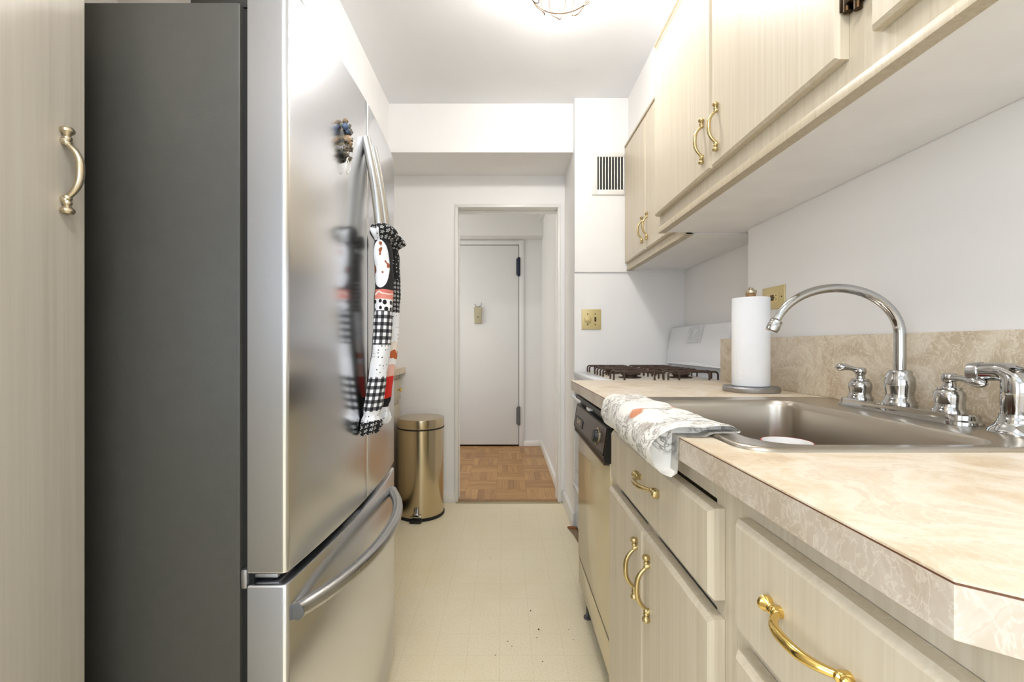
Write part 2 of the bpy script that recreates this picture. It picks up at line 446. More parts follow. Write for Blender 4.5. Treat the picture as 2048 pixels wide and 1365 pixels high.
# hall beyond the doorway
hf = struct('floor_hall', 'parq_gap', (-1.9, .52, 2.955, 4.75, -.06, .001))
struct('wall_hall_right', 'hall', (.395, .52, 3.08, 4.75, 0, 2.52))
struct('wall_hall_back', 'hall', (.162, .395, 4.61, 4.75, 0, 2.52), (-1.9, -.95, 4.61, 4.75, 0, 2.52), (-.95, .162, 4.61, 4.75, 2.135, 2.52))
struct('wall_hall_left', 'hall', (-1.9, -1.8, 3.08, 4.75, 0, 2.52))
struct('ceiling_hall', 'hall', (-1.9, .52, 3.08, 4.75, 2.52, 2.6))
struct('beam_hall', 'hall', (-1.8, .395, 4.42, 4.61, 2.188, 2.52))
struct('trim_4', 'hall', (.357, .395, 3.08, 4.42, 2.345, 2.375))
bm = new(); box(bm, .378, .396, 3.09, 4.61, 0, .07, bev=.003); box(bm, .205, .380, 4.594, 4.611, 0, .06, bev=.003); obj('baseboard_hall', bm, 'trim', kind='structure')
bm = new(); box(bm, .155, .205, 4.594, 4.62, 0, 2.18, bev=.003); box(bm, -.95, .155, 4.594, 4.62, 2.135, 2.18, bev=.003); obj('trim_5', bm, 'hall', kind='structure')
struct('door_gap_backing', 'dark_backing', (-1.0, .30, 4.66, 4.74, 0, 2.2))  # unseen dark slab added behind the door to stop light through its gap
door = thing('door_1', '', '', (-.40, 4.62, 0)); del door['label'], door['category']; door['kind'] = 'structure'
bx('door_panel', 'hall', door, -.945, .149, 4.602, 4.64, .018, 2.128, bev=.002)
for zz, mt in ((1.9, 'navy'), (.325, 'grey_hinge')):
    bm = new(); tube(bm, [(.150, 4.592, zz-.092), (.150, 4.592, zz+.092)], .0165, 14)
    lathe(bm, [(.012, 0), (.014, .006), (.004, .014)], (.150, 4.592, zz+.09), (0, 0, 1), 12); lathe(bm, [(.012, 0), (.014, .006), (.004, .014)], (.150, 4.592, zz-.09), (0, 0, -1), 12)
    box(bm, .125, .175, 4.5965, 4.603, zz-.085, zz+.085)
    obj('hinge', bm, mt, door, label='dark blue hinge barrel' if mt == 'navy' else 'grey painted hinge barrel')

# parquet strips, five to a block
c0 = -.281; r0 = 3.004; bw, bh = .2205, .2155
pm = {}
for i in range(-1, 4):
    for j in range(0, 8):
        x0, y0 = c0+bw*i, r0+bh*j
        if x0 > .39 or y0 > 4.6: continue
        for k in range(5):
            if (i+j) % 2: a = (x0, x0+bw, y0+bh/5*k, y0+bh/5*(k+1)); mt = 'parq_x'
            else: a = (x0+bw/5*k, x0+bw/5*(k+1), y0, y0+bh); mt = 'parq_y'
            a = (max(a[0], -.5), min(a[1], .378), a[2], min(a[3], 4.60))
            if a[1]-a[0] < .006 or a[3]-a[2] < .006: continue
            zt = .0035+random.uniform(0, .0006)
            bm = new(); box(bm, a[0]+.0005, a[1]-.0005, a[2]+.0005, a[3]-.0005, .0005, zt)
            obj('parquet_strip', bm, mt, hf, smooth=False)

# ------------------------------------------------------------------ pantry cabinet, far left
p = thing('pantry_cabinet', 'tall greige wood pantry cabinet left of the fridge, with one bowed pull', 'cabinet', (-.98, .4, 0))
bx('cabinet_body', 'wood_pantry', p, -1.30, -.667, -.12, .674, .09, 2.235)
bx('toe_kick', 'black', p, -1.30, -.72, -.12, .674, 0, .09)
d = obj('door', box(new(), -.667, -.645, .085, .671, .10, 2.225, bev=.005, seg=2), 'wood_pantry', p)
pull('handle', d, 'old_brass', (-.645, .636, 1.321), (0, 0, 1), (1, 0, 0), .129)

# ------------------------------------------------------------------ refrigerator
FX = lambda y: -.346-.020*((y-1.088)/.356)**2
def door_prof(y0, y1, r0=.0, r1=.0, back=-.432):
    pts = [(back, y0)]
    rr = lambda x: x
    n = 14
    ys = [y0+r0+(y1-r1-y0-r0)*i/n for i in range(n+1)]
    if r0:
        cx, cy = FX(y0+r0)-r0, y0+r0
        for k in range(6): a = PI/2*k/6; pts.append((cx+r0*math.sin(a), cy-r0*math.cos(a)))
    pts += [(FX(y), y) for y in ys]
    if r1:
        cx, cy = FX(y1-r1)-r1, y1-r1
        for k in range(1, 7): a = PI/2*k/6; pts.append((cx+r1*math.cos(a), cy+r1*math.sin(a)))
    pts.append((back, y1))
    return pts
f = thing('refrigerator', 'stainless french-door refrigerator with charcoal side and bottom freezer drawer', 'refrigerator', (-.8, 1.09, 0))
bx('cabinet_body', 'fridge_side', f, -1.28, -.4455, .733, 1.442, .03, 1.645, bev=.004)
bx('gasket', 'rubber', f, -.446, -.428, .742, 1.434, .06, 1.64)
bx('kick_grille', 'black', f, -.46, -.43, .745, 1.43, .0, .04)
d1 = obj('left_door', prism(new(), door_prof(.731, 1.0965, .010, .003), 'z', .681, 1.68, .003), ['steel', 'steel_edge'], f, angle=.5)
d2 = obj('right_door', prism(new(), door_prof(1.1005, 1.444, .003, .010), 'z', .681, 1.68, .003), ['steel', 'steel_edge'], f, angle=.5)
d3 = obj('freezer_drawer', prism(new(), door_prof(.731, 1.444, .010, .010), 'z', .047, .662, .004), ['steel', 'steel_edge'], f, angle=.5)
for dd in (d1, d2, d3):
    for pl in dd.data.polygons:
        if abs(pl.normal.y) > .93: pl.material_index = 1
bm = new(); box(bm, -.440, -.388, .745, .80, .667, .674, bev=.002); lathe(bm, [(.008, 0), (.008, .008), (.004, .012)], (-.398, .756, .666), (0, 0, 1), 14); box(bm, -.444, -.433, .731, .745, .655, .688, bev=.003)
obj('hinge', bm, 'steel_edge', f)
bm = new(); box(bm, -.54, -.40, .745, .80, 1.645, 1.664, bev=.005); obj('hinge_cover', bm, 'black', f)
for yy in (1.072, 1.128):
    pts = []; rs = []
    for i in range(33):
        t = -1+i/16
        z = 1.213+.364*t
        pts.append((FX(yy)+.004+.041*(1-t*t), yy, z)); rs.append(.0115)
    bm = new(); tube(bm, pts, rs, 20)
    obj('door_handle', bm, 'handle_steel', f)
pts = []
for i in range(41):
    t = -1+i/20; y = 1.062+.304*t
    pts.append((FX(y)+.006+.054*(1-abs(t)**2.4), y, .606))
pts.insert(0, (pts[0][0]-.001, pts[0][1]-.008, .606)); pts.append((pts[-1][0]-.001, pts[-1][1]+.008, .606))
fh = obj('freezer_handle', tube(new(), pts, .0145, 24), 'handle_steel', f)
bm = new(); a = Vector(pts[0]); dr = (Vector(pts[0])-Vector(pts[1])).normalized()
lathe(bm, [(.0138, 0), (.0138, .0015), (.0125, .002)], a, dr, 24); obj('end_cap', bm, 'grey_hinge', fh, label='dark grey end cap')
bm = new(); a = Vector(pts[-1]); dr = (Vector(pts[-1])-Vector(pts[-2])).normalized()
lathe(bm, [(.0138, 0), (.0138, .0015), (.0125, .002)], a, dr, 24); obj('end_cap', bm, 'grey_hinge', fh)

# quilted sleeves on the two door handles
def sleeve(name, yc, zt, zb, bands, rx, ry, seed, label, near):
    rnd = random.Random(seed); bm = new(); uv = bm.loops.layers.uv.new('UVMap')
    mats = ['cow', 'pink', 'squares', 'gingham', 'white_dots', 'stars', 'black_dots', 'figure', 'lining', 'black']
    N, K = 110, 36; rings = []
    ph = [rnd.uniform(0, 6) for _ in range(6)]
    for i in range(N+1):
        s = i/N; z = zt+(zb-zt)*s
        t = (z-1.213)/.364; cx = FX(yc)+.004+.041*(1-min(1, t*t))+.006
        # gathered cuffs at both ends
        top = math.exp(-((z-(zt-.014))/.014)**2); bot = math.exp(-((z-(zb+.016))/.018)**2)
        neck = math.exp(-((z-(zt-.036))/.008)**2)+.8*math.exp(-((z-(zb+.045))/.010)**2)
        k = 1+.42*top+.34*bot-.16*neck
        cx += -.002*bot+.006*top
        ring = []
        for j in range(K):
            a = 2*PI*j/K
            wr = .05*math.sin(3*a+ph[0]+z*40)+.04*math.sin(5*a+ph[1]-z*70)+.03*math.sin(2*a+ph[3]+z*120)
            fr = (.16*top+.2*bot)*math.sin(8*a+ph[2])
            r = k*(1+wr*.7+fr)
            x = cx+rx*r*math.cos(a); y = yc+ry*r*math.sin(a)
            x = max(x, FX(y)+.0025)
            ring.append(bm.verts.new((x, y, z+.004*math.sin(3*a+ph[4])*(top+bot))))
        rings.append(ring)
    per = PI*(rx+ry)
    for i in range(N):
        z = zt+(zb-zt)*(i+.5)/N
        for j in range(K):
            fc = bm.faces.new((rings[i][j], rings[i+1][j], rings[i+1][(j+1) % K], rings[i][(j+1) % K]))
            am = (j+.5)/K
            for b in bands:
                if b[0] >= z > b[1] and (len(b) < 4 or b[3] <= am <= b[4]): fc.material_index = mats.index(b[2])
            if .30 <= am <= .60: fc.material_index = mats.index('black')
            for l, (ii, jj) in zip(fc.loops, ((i, j), (i+1, j), (i+1, j+1), (i, j+1))):
                aa = (jj/K-.82)*per
                l[uv].uv = (aa, zt+(zb-zt)*ii/N)
    for r, s in ((rings[0], 1), (rings[-1], -1)):
        # turned-in hem
        c = sum((v.co for v in r), Vector())/K
        inn = [bm.verts.new(c+(v.co-c)*.62+Vector((0, 0, -.006*s))) for v in r]
        for j in range(K):
            fc = bm.faces.new((r[j], r[(j+1) % K], inn[(j+1) % K], inn[j])); fc.material_index = mats.index('lining')
    bmesh.ops.recalc_face_normals(bm, faces=bm.faces[:])
    o = obj(name, bm, mats, angle=1.5)
    return tag(o, label, 'handle cover', 'cloth sleeves on the fridge door handles')
sleeve('handle_cover', 1.066, 1.356, .852, [
    (2, 1.318, 'stars'), (1.318, 1.202, 'cow'), (1.202, 1.176, 'pink'), (1.176, 1.148, 'squares'), (1.148, 1.067, 'gingham'),
    (1.067, .990, 'white_dots'), (.990, .906, 'gingham'), (.906, .884, 'white_dots'), (.884, 0, 'stars'),
    (1.345, 1.318, 'white_dots', .60, .76)], .0215, .030, 3,
    'black and white patchwork cloth sleeve on the near fridge handle, with brown-spotted white oval', True)
sleeve('handle_cover', 1.136, 1.350, .862, [
    (2, 1.315, 'stars'), (1.315, 1.236, 'black_dots'), (1.236, 1.152, 'stars'), (1.152, 1.075, 'white_dots'), (1.075, .925, 'figure'), (.925, .905, 'figure'), (.905, 0, 'white_dots')],
    .0225, .024, 11,
    'patchwork cloth sleeve on the far fridge handle, partly hidden, with red and orange print', False)

# magnet with a wire hook on the left fridge door
mg = thing('fridge_magnet', 'dark sculpted resin magnet with white wire hook, high on left fridge door', 'magnet', (FX(.97), .962, 1.50))
bm = new(); rnd = random.Random(5)
for i in range(26):
    z = 1.470+.078*rnd.random(); y = .946+rnd.uniform(-.013, .013); x = FX(.945)+.004+.007*rnd.random()
    r = rnd.uniform(.004, .0075)
    q = bmesh.ops.create_icosphere(bm, subdivisions=2, radius=r)['verts']
    for v in q: v.co = v.co*(1+rnd.uniform(-.2, .25))+Vector((x, y, z))
box(bm, FX(.945)-.004, FX(.945)+.006, .934, .958, 1.476, 1.548, bev=.003)
obj('figure', bm, 'resin', mg, angle=.9)
for mt, x, y, z, r in (('blue_resin', .008, .934, 1.536, .008), ('blue_resin', .011, .939, 1.528, .006), ('tan_resin', .010, .938, 1.511, .0085), ('tan_resin', .014, .946, 1.505, .006), ('tan_resin', .007, .936, 1.549, .006)):
    bm = new(); q = bmesh.ops.create_icosphere(bm, subdivisions=2, radius=r)['verts']
    for v in q: v.co = v.co*(1+rnd.uniform(-.18, .2))+Vector((FX(.945)+x, y, z))
    obj('knob', bm, mt, mg, angle=.9, label='blue lump' if 'blue' in mt else 'tan lump')
bm = new(); cp = (FX(.945)+.009, .946, 1.458)
loop_tube(bm, [(cp[0]+.002*math.sin(a), cp[1]+.011*math.cos(a), cp[2]+.0165*math.sin(a)) for a in [2*PI*k/28 for k in range(28)]], .0014, 8)
tube(bm, spline([(cp[0]+.001, cp[1]-.004, cp[2]+.010), (cp[0]+.002, cp[1]-.001, cp[2]+.004), (cp[0]+.003, cp[1]+.003, cp[2]+.001), (cp[0]+.003, cp[1]+.004, cp[2]-.010)], 5), .0012, 6)
obj('hook', bm, 'trim', mg, label='white wire hook')

# ------------------------------------------------------------------ far left base cabinet and worktop
lc = thing('base_cabinet', 'cream base cabinet behind the fridge, with drawer knob, beside the trash can', 'cabinet', (-1.0, 2.2, 0))
bx('cabinet_body', 'wood', lc, -1.30, -.715, 1.50, 2.945, .09, .88)
bx('toe_kick', 'black', lc, -1.30, -.77, 1.50, 2.945, 0, .09)
for y0, y1 in ((1.52, 2.20), (2.22, 2.925)):
    dr = bx('drawer', 'wood', lc, -.715, -.697, y0, y1, .712, .845, bev=.004)
    bm = new(); lathe(bm, [(.006, 0), (.005, .012), (.014, .018), (.015, .024), (.009, .029), (.001, .030)], (-.697, 2.83 if y0 > 2 else (y0+y1)/2, .778), (1, 0, 0), 18); obj('knob', bm, 'gold', dr)
    bx('door', 'wood', lc, -.715, -.697, y0, y1, .12, .682, bev=.004)
lt = thing('worktop', 'short cream laminate worktop behind the fridge at far left wall', 'countertop', (-1.0, 2.2, .9))
bx('laminate_top', 'counter', lt, -1.31, -.672, 1.49, 2.955, .9155, .919)
bx('front_edge', 'counter', lt, -1.31, -.672, 1.49, 2.955, .881, .9152)

# ------------------------------------------------------------------ step trash can
tc = thing('trash_can', 'tall round stainless step trash can with lid beside doorway', 'trash can', (-.532, 2.77, 0))
O = (-.532, 2.768, 0)
obj('base_ring', lathe(new(), [(.145, 0), (.149, .004), (.149, .016), (.144, .02)], O, n=64), 'rubber', tc)
obj('can_body', lathe(new(), [(.144, .018), (.1435, .30), (.144, .548)], O, n=64), 'can', tc)
obj('rim_band', lathe(new(), [(.1425, .546), (.1475, .549), (.1475, .555), (.1425, .558)], O, n=64), 'rubber', tc)
obj('lid', lathe(new(), [(.1455, .556), (.1465, .560), (.1465, .606), (.1455, .610), (.143, .612), (.0, .6135)], O, n=64), 'can', tc)
bm = new(); box(bm, -.567, -.497, 2.592, 2.64, .004, .018, bev=.003); obj('pedal', bm, 'rubber', tc, label='black foot pedal')
bm = new(); tube(bm, spline([(-.532, 2.622, .085), (-.532, 2.615, .06), (-.532, 2.606, .045)], 4), [.010]*8+[.016], 12, flat=(1.4, .4)); box(bm, -.566, -.498, 2.600, 2.612, .034, .042, bev=.002)
obj('pedal_bar', bm, 'chrome', tc)

# ------------------------------------------------------------------ right upper cabinets
u = thing('wall_cabinet', 'large beige wood wall cabinet over the sink with three tall doors', 'cabinet', (.77, .8, 1.51))
bm = new(); box(bm, .63, .928, -.55, 1.708, 1.510, 2.232); box(bm, .9275, 1.053, 1.662, 1.708, 1.510, 2.232); obj('cabinet_body', bm, 'carcass', u)
bm = new(); box(bm, .612, .631, -.55, 1.712, 1.512, 2.232); obj('face_frame', bm, 'wood', u)
bm = new(); prism(bm, [(.604, 1.507), (.604, 1.524), (.608, 1.530), (.614, 1.530), (.632, 1.5095), (.632, 1.507)], 'y', -.55, 1.712); obj('bottom_rail', bm, 'wood_edge', u)
bm = new(); prism(bm, [(.600, 2.222), (.594, 2.230), (.594, 2.236), (.588, 2.242), (.588, 2.247), (.625, 2.247), (.625, 2.222)], 'y', -.55, 1.712); obj('top_moulding', bm, 'wood_edge', u)
def cab_door(parent, x0, x1, y0, y1, z0, z1, bev=.006):
    """slab door with the front edges eased"""
    bm = new(); box(bm, x0, x1, y0, y1, z0, z1)
    es = [e for e in bm.edges if all(abs(v.co.x-x0) < 1e-5 for v in e.verts)]
    bmesh.ops.bevel(bm, geom=es, offset=bev, segments=1, affect='EDGES')
    return obj('door', bm, 'wood', parent, angle=.3)
for y0, y1, hy in ((1.249, 1.714, 1.292), (.772, 1.243, 1.205), (-.12, .704, .62)):
    d = cab_door(u, .590, .6115, y0, y1, 1.574, 2.218)
    if y1 > .75: pull('handle', d, 'brass', (.590, hy, 1.672), (0, 0, 1), (-1, 0, 0))
bm = new()
box(bm, .5935, .6105, .7665, .7715, 1.655, 1.72, bev=.001); box(bm, .6075, .6118, .720, .769, 1.652, 1.72, bev=.001)
tube(bm, [(.600, .762, 1.650), (.600, .762, 1.725)], .0062, 12); tube(bm, [(.603, .742, 1.640), (.603, .742, 1.725)], .0065, 12); box(bm, .594, .606, .742, .763, 1.660, 1.722, bev=.001)
obj('hinge', bm, 'bronze', u, label='dark bronze hinge')

v2 = thing('wall_cabinet', 'smaller shallow beige wall cabinet over the stove, next to the air vent', 'cabinet', (.88, 2.1, 1.5))
bx('cabinet_body', 'carcass', v2, .735, 1.053, 1.715, 2.537, 1.5065, 2.225)
bx('face_frame', 'wood', v2, .718, .735, 1.715, 2.537, 1.506, 2.225)
bm = new(); prism(bm, [(.712, 1.503), (.712, 1.515), (.718, 1.520), (.745, 1.508), (.745, 1.503)], 'y', 1.715, 2.537); obj('bottom_rail', bm, 'wood_edge', v2)
bx('top_moulding', 'wood_edge', v2, .698, .72, 1.715, 2.537, 2.219, 2.231, bev=.003)
for y0, y1, hy in ((2.168, 2.535, 2.205), (1.735, 2.162, 2.130)):
    d = cab_door(v2, .700, .7175, y0, y1, 1.545, 2.214)
    pull('handle', d, 'brass', (.700, hy, 1.652), (0, 0, 1), (-1, 0, 0))

# ------------------------------------------------------------------ right base cabinets
def drawer_front(parent, y0, y1, z0, z1, hy=None, hz=None, hm='brass', name='drawer'):
    d = cab_door(parent, .290, .3125, y0, y1, z0, z1, .007); d.name = name
    if hy: pull('handle', d, hm, (.290, hy, hz), (0, 1, 0), (-1, 0, 0))
    return d
sb = thing('base_cabinet', 'beige wood sink cabinet with two doors below a wide drawer front', 'cabinet', (.6, .9, 0))
bx('cabinet_body', 'carcass', sb, .335, .92, .585, 1.242, .10, .72)
bm = new()
for a in ((.313, .335, .585, .640, .10, .881), (.313, .335, 1.165, 1.243, .10, .881), (.313, .335, .64, 1.165, .84, .881), (.313, .335, .64, 1.165, .68, .70), (.313, .335, .64, 1.165, .10, .14), (.313, .335, .885, .945, .14, .68)): box(bm, *a)
obj('face_frame', bm, 'wood', sb)
bx('toe_kick', 'black', sb, .38, .92, .585, 1.242, 0, .10)
drawer_front(sb, .616, 1.188, .704, .834, .88, .786, 'brass', 'drawer_front')
for y0, y1, hy in ((.616, .914, .872), (.918, 1.212, .952)):
    d = cab_door(sb, .290, .3125, y0, y1, .125, .676, .007)
    pull('handle', d, 'brass', (.290, hy, .578), (0, 0, 1), (-1, 0, 0))
db = thing('base_cabinet', 'beige wood drawer cabinet nearest the camera, with a shiny gold pull', 'cabinet', (.6, .42, 0))
bx('cabinet_body', 'carcass', db, .335, .92, .250, .583, .10, .88)
bm = new()
for a in ((.313, .335, .545, .584, .10, .881), (.313, .335, .250, .283, .10, .881), (.313, .335, .283, .545, .846, .881), (.313, .335, .283, .545, .68, .71), (.313, .335, .283, .545, .42, .45), (.313, .335, .283, .545, .10, .14)): box(bm, *a)
obj('face_frame', bm, 'wood', db)
bx('toe_kick', 'black', db, .38, .92, .250, .583, 0, .10)
drawer_front(db, .268, .553, .706, .846, .411, .785, 'gold')
drawer_front(db, .268, .553, .445, .680, .411, .56, 'gold')
drawer_front(db, .268, .553, .125, .420, .411, .28, 'gold')

# countertop with a cut-out for the sink
ct = thing('countertop', 'long cream marbled laminate countertop with clipped corner around the sink', 'countertop', (.6, 1.0, .9))
CX0, CX1, CY0, CY1 = .281, .911, .232, 1.838
def slab(z0, z1, g=0.0):
    bm = new()
    prism(bm, [(CX0+g, .272), (CX0+.05, CY0+g), (CX1, CY0+g), (CX1, .612), (CX0+g, .612)], 'z', z0, z1)
    box(bm, CX0+g, .348, .612, 1.180, z0, z1); box(bm, .868, CX1, .612, 1.180, z0, z1)
    box(bm, CX0+g, CX1, 1.180, CY1, z0, z1)
    return bm
obj('laminate_top', slab(.9172, .919), 'counter', ct, smooth=False)
obj('core', slab(.883, .9155, .004), 'band', ct, smooth=False)
bm = new()
box(bm, CX0, CX0+.004, .272, CY1, .881, .9155); prism(bm, [(CX0, .272), (CX0+.05, CY0), (CX0+.05, CY0+.005), (CX0+.004, .273)], 'z', .881, .9155)
box(bm, CX0+.05, CX1, CY0, CY0+.004, .881, .9155)
obj('edge_band', bm, 'band', ct, smooth=False)
bm = new()
box(bm, CX0+.0004, CX0+.004, .272, CY1-.001, .9155, .9172); prism(bm, [(CX0+.0004, .272), (CX0+.05, CY0+.0004), (CX0+.05, CY0+.005), (CX0+.004, .273)], 'z', .9155, .9172)
box(bm, CX0+.05, CX1, CY0+.0004, CY0+.004, .9155, .9172); box(bm, CX0+.004, CX1, CY1-.004, CY1-.0006, .9155, .9172)
obj('edge_seam', bm, 'seam', ct, smooth=False)
bs = tag(bx('backsplash', 'splash', None, .911, .929, .215, 1.838, .9192, 1.094, bev=.001), 'tan marbled laminate backsplash behind the faucet', 'backsplash')

# ------------------------------------------------------------------ sink
def rrect(x0, x1, y0, y1, r, n=8):
    out = []
    for cx, cy, a0 in ((x1-r, y1-r, 0), (x0+r, y1-r, PI/2), (x0+r, y0+r, PI), (x1-r, y0+r, 1.5*PI)):
        for k in range(n+1):
            a = a0+PI/2*k/n; out.append((cx+r*math.cos(a), cy+r*math.sin(a)))
    return out
def loops(bm, L, capend=True):
    rings = [[bm.verts.new((p[0], p[1], z)) for p in pts] for pts, z in L]; n = len(rings[0]); fs = []
    for a, b in zip(rings, rings[1:]):
        for k in range(n): fs.append(bm.faces.new((a[k], a[(k+1) % n], b[(k+1) % n], b[k])))
    if capend: fs.append(bm.faces.new(rings[-1]))
    bmesh.ops.recalc_face_normals(bm, faces=fs); return bm
sk = thing('sink', 'stainless drop-in single bowl kitchen sink set in the countertop', 'sink', (.6, .9, .92))
R = lambda d, r: rrect(.331+d, .884-d, .595+d, 1.198-d, r)
Rb = lambda d, r: rrect(.382+d, .742-d, .632+d, 1.150-d, r)
bm = new(); loops(bm, [(R(0, .045), .9193), (R(.001, .045), .922), (R(.004, .043), .9245), (R(.009, .04), .9248), (R(.014, .037), .9232), (R(.02, .034), .9226), (Rb(-.006, .066), .9224), (Rb(-.002, .062), .9212)], False)
obj('rim', bm, 'sink', sk, angle=1.2)
bm = new(); loops(bm, [(Rb(-.002, .062), .9212), (Rb(.002, .058), .916), (Rb(.004, .056), .905), (Rb(.007, .055), .83), (Rb(.010, .055), .775), (Rb(.016, .055), .758), (Rb(.03, .05), .748), (Rb(.05, .04), .745), (Rb(.12, .03), .742)], True)
obj('basin', bm, 'sink', sk, angle=1.2)
obj('drain', lathe(new(), [(.045, 0), (.045, .003), (.038, .004), (.03, .001), (.001, .001)], (.562, .89, .7425), n=32), 'chrome', sk)

cup = thing('plastic_cup', 'red plastic cup with white inside standing in the sink bowl', 'cup', (.585, .90, .745))
obj('cup_wall', lathe(new(), [(.001, 0), (.032, .0), (.034, .003), (.046, .121)], (.584, .90, .7462), n=40, cap=False), 'red', cup)
obj('cup_lining', lathe(new(), [(.0455, .1212), (.0445, .118), (.032, .004), (.001, .004)], (.584, .90, .7462), n=40, cap=False), 'cup_white', cup, label='white lining')
bm = new(); loop_tube(bm, [(.584+.0466*math.cos(2*PI*k/40), .90+.0466*math.sin(2*PI*k/40), .8664) for k in range(40)], .0013, 8); obj('cup_rim', bm, 'red', cup)

# ------------------------------------------------------------------ faucet and sprayer
ZD = .9228
fa = thing('faucet', 'chrome two-lever kitchen faucet with high arched spout', 'faucet', (.83, .913, ZD))
bm = new(); rp = lambda d, r: rrect(.800+d, .862-d, .762+d, 1.062-d, r)
loops(bm, [(rp(0, .030), ZD), (rp(.0005, .03), ZD+.006), (rp(.004, .027), ZD+.009), (rp(.0045, .0265), ZD+.017), (rp(.0065, .0245), ZD+.019)]); obj('base_plate', bm, 'chrome', fa, angle=.45)
ZP = ZD+.019
def lever(y, d, name):
    bm = new(); lathe(bm, [(.0245, 0), (.0245, .004), (.021, .008), (.0205, .016), (.0225, .028), (.0215, .036), (.017, .041), (.0175, .043), (.0165, .046), (.010, .048), (.0085, .055), (.010, .058)], (.831, y, ZP), n=36)
    hb = obj('handle_base', bm, 'chrome', fa, angle=.9)
    bm = new(); z = ZP+.062; lathe(bm, [(.006, -.008), (.011, -.004), (.012, .002), (.0105, .008), (.008, .010), (.001, .0105)], (.831, y, z), n=24)
    d = Vector(d); p0 = Vector((.831, y, z+.001)); pts = [p0+d*t+Vector((0, 0, .004*math.sin(t*PI))) for t in (.05, .2, .35, .5, .65, .8, .92, 1.0)]
    tube(bm, pts, [.0075, .0075, .007, .008, .0105, .0115, .009, .003], 16, flat=(1.05, .8)); obj('lever', bm, 'chrome', hb, angle=.9)
lever(1.016, (-.048, .012, .010), 'l'); lever(.812, (-.010, -.070, -.007), 'r')
bm = new(); lathe(bm, [(.0285, 0), (.0285, .006), (.0245, .011), (.023, .022), (.0255, .040), (.0245, .056), (.020, .064), (.0205, .067), (.019, .071), (.013, .073)], (.831, .914, ZP), n=40); obj('spout_base', bm, 'chrome', fa, angle=.9)
bm = new(); Rr = .129; pts = []
x0, y0 = .831, .914
pts += [(x0, y0, ZP+.07+i*.02) for i in range(5)]
zc = ZP+.146
for k in range(1, 26):
    a = math.radians(163)*k/25
    q = Rr*(1-math.cos(a)); pts.append((x0-q, y0+.012*(q/.236), zc+Rr*.77*math.sin(a)))
rr = [.0105]*5+[.0105-.0022*k/25 for k in range(1, 26)]
tube(bm, pts, rr, 20); sp = obj('spout', bm, 'chrome', fa, angle=.9)
e = Vector(pts[-1]); dr = (e-Vector(pts[-2])).normalized()
bm = new(); lathe(bm, [(.009, -.004), (.0128, 0), (.0118, .004), (.0128, .008), (.0130, .016), (.0118, .022), (.010, .023)], e, dr, 24); obj('aerator', bm, 'chrome', sp)
spy = thing('side_sprayer', 'chrome pull-out side sprayer at the right end of the faucet', 'sprayer', (.84, .712, ZD))
bm = new(); lathe(bm, [(.034, 0), (.033, .004), (.026, .012), (.022, .018), (.0225, .021), (.020, .024), (.020, .030)], (.838, .712, ZD), n=36); obj('sprayer_base', bm, 'chrome', spy, angle=.9)
bm = new(); pts = spline([(.838, .712, ZD+.028), (.838, .711, ZD+.050), (.838, .710, ZD+.072), (.8385, .715, ZD+.089), (.837, .730, ZD+.0975), (.835, .746, ZD+.0975), (.833, .757, ZD+.0965)], 6)
n = len(pts); tube(bm, pts, [.0175+.003*math.sin(PI*min(1, i/(n*.6)))-.002*(i/n) for i in range(n)], 24); hd = obj('sprayer_head', bm, 'chrome', spy, angle=.9)
bm = new(); a = Vector(pts[-1]); d_ = (Vector(pts[-1])-Vector(pts[-2])).normalized(); lathe(bm, [(.0172, 0), (.0178, .001), (.0172, .016), (.014, .018)], a, d_, 24); obj('nozzle', bm, 'handle_steel', hd)
bm = new(); tube(bm, spline([(.822, .706, ZD+.110), (.846, .702, ZD+.103), (.862, .698, ZD+.084), (.868, .695, ZD+.066)], 5), [.006]*15+[.004], 12, flat=(1.5, .6)); obj('trigger', bm, 'chrome', hd)

# ------------------------------------------------------------------ dish towel
bm = new()
outer = [(.376, .9275), (.366, .9345), (.345, .9370), (.318, .9355), (.292, .9360), (.272, .9320), (.2610, .9200), (.2560, .9020), (.2555, .880), (.2590, .862), (.2680, .8545)]
inner = [(.2765, .861), (.2790, .880), (.2795, .905), (.2796, .9195), (.290, .9205), (.318, .9208), (.330, .9262), (.352, .9266), (.372, .9262)]
op = spline([(x, 0, z) for x, z in outer], 3); ip = spline([(x, 0, z) for x, z in inner], 1)
sec = [(v.x, v.z, 1) for v in op]+[(v.x, v.z, 0) for v in ip]
NY = 64; rings = []; rnd = random.Random(9)
for i in range(NY+1):
    t = i/NY; ring = []
    for k, (x, z, o_) in enumerate(sec):
        y = .692+.455*t
        a = k/len(sec)
        wv = .5*math.sin(31*t+6*a)+.35*math.sin(53*t-9*a+1)+.3*math.sin(17*t+14*a+2)
        if o_:
            s = (.0022 if z < .92 else .0018)*wv
            cx, cz = (.300, .90)
            dx, dz = x-cx, z-cz; L = math.hypot(dx, dz); nx, nz = (0, 1) if x > .30 else (dx/L, dz/L)
            x += nx*s; z += nz*max(s, -.002)
            if x > .36: x += .004*math.sin(21*t)-.006*t
            if z < .88: z += .010*t+.003*math.sin(19*t)
            if z < .932 and x < .275: x -= .024*(1-t)**1.3*math.sin(PI*min(1, max(0, (.932-z)/.078)))**.7
        # puckered ends
        y += (.006*math.sin(9*a*2)+.003*math.sin(40*a))*(1-t if t < .5 else -t)*.8
        ring.append(bm.verts.new((x, y, z)))
    rings.append(ring)
K = len(sec)
for a, b in zip(rings, rings[1:]):
    for k in range(K): bm.faces.new((a[k], a[(k+1) % K], b[(k+1) % K], b[k]))
caps = [bm.faces.new(r) for r in (rings[0], rings[-1])]
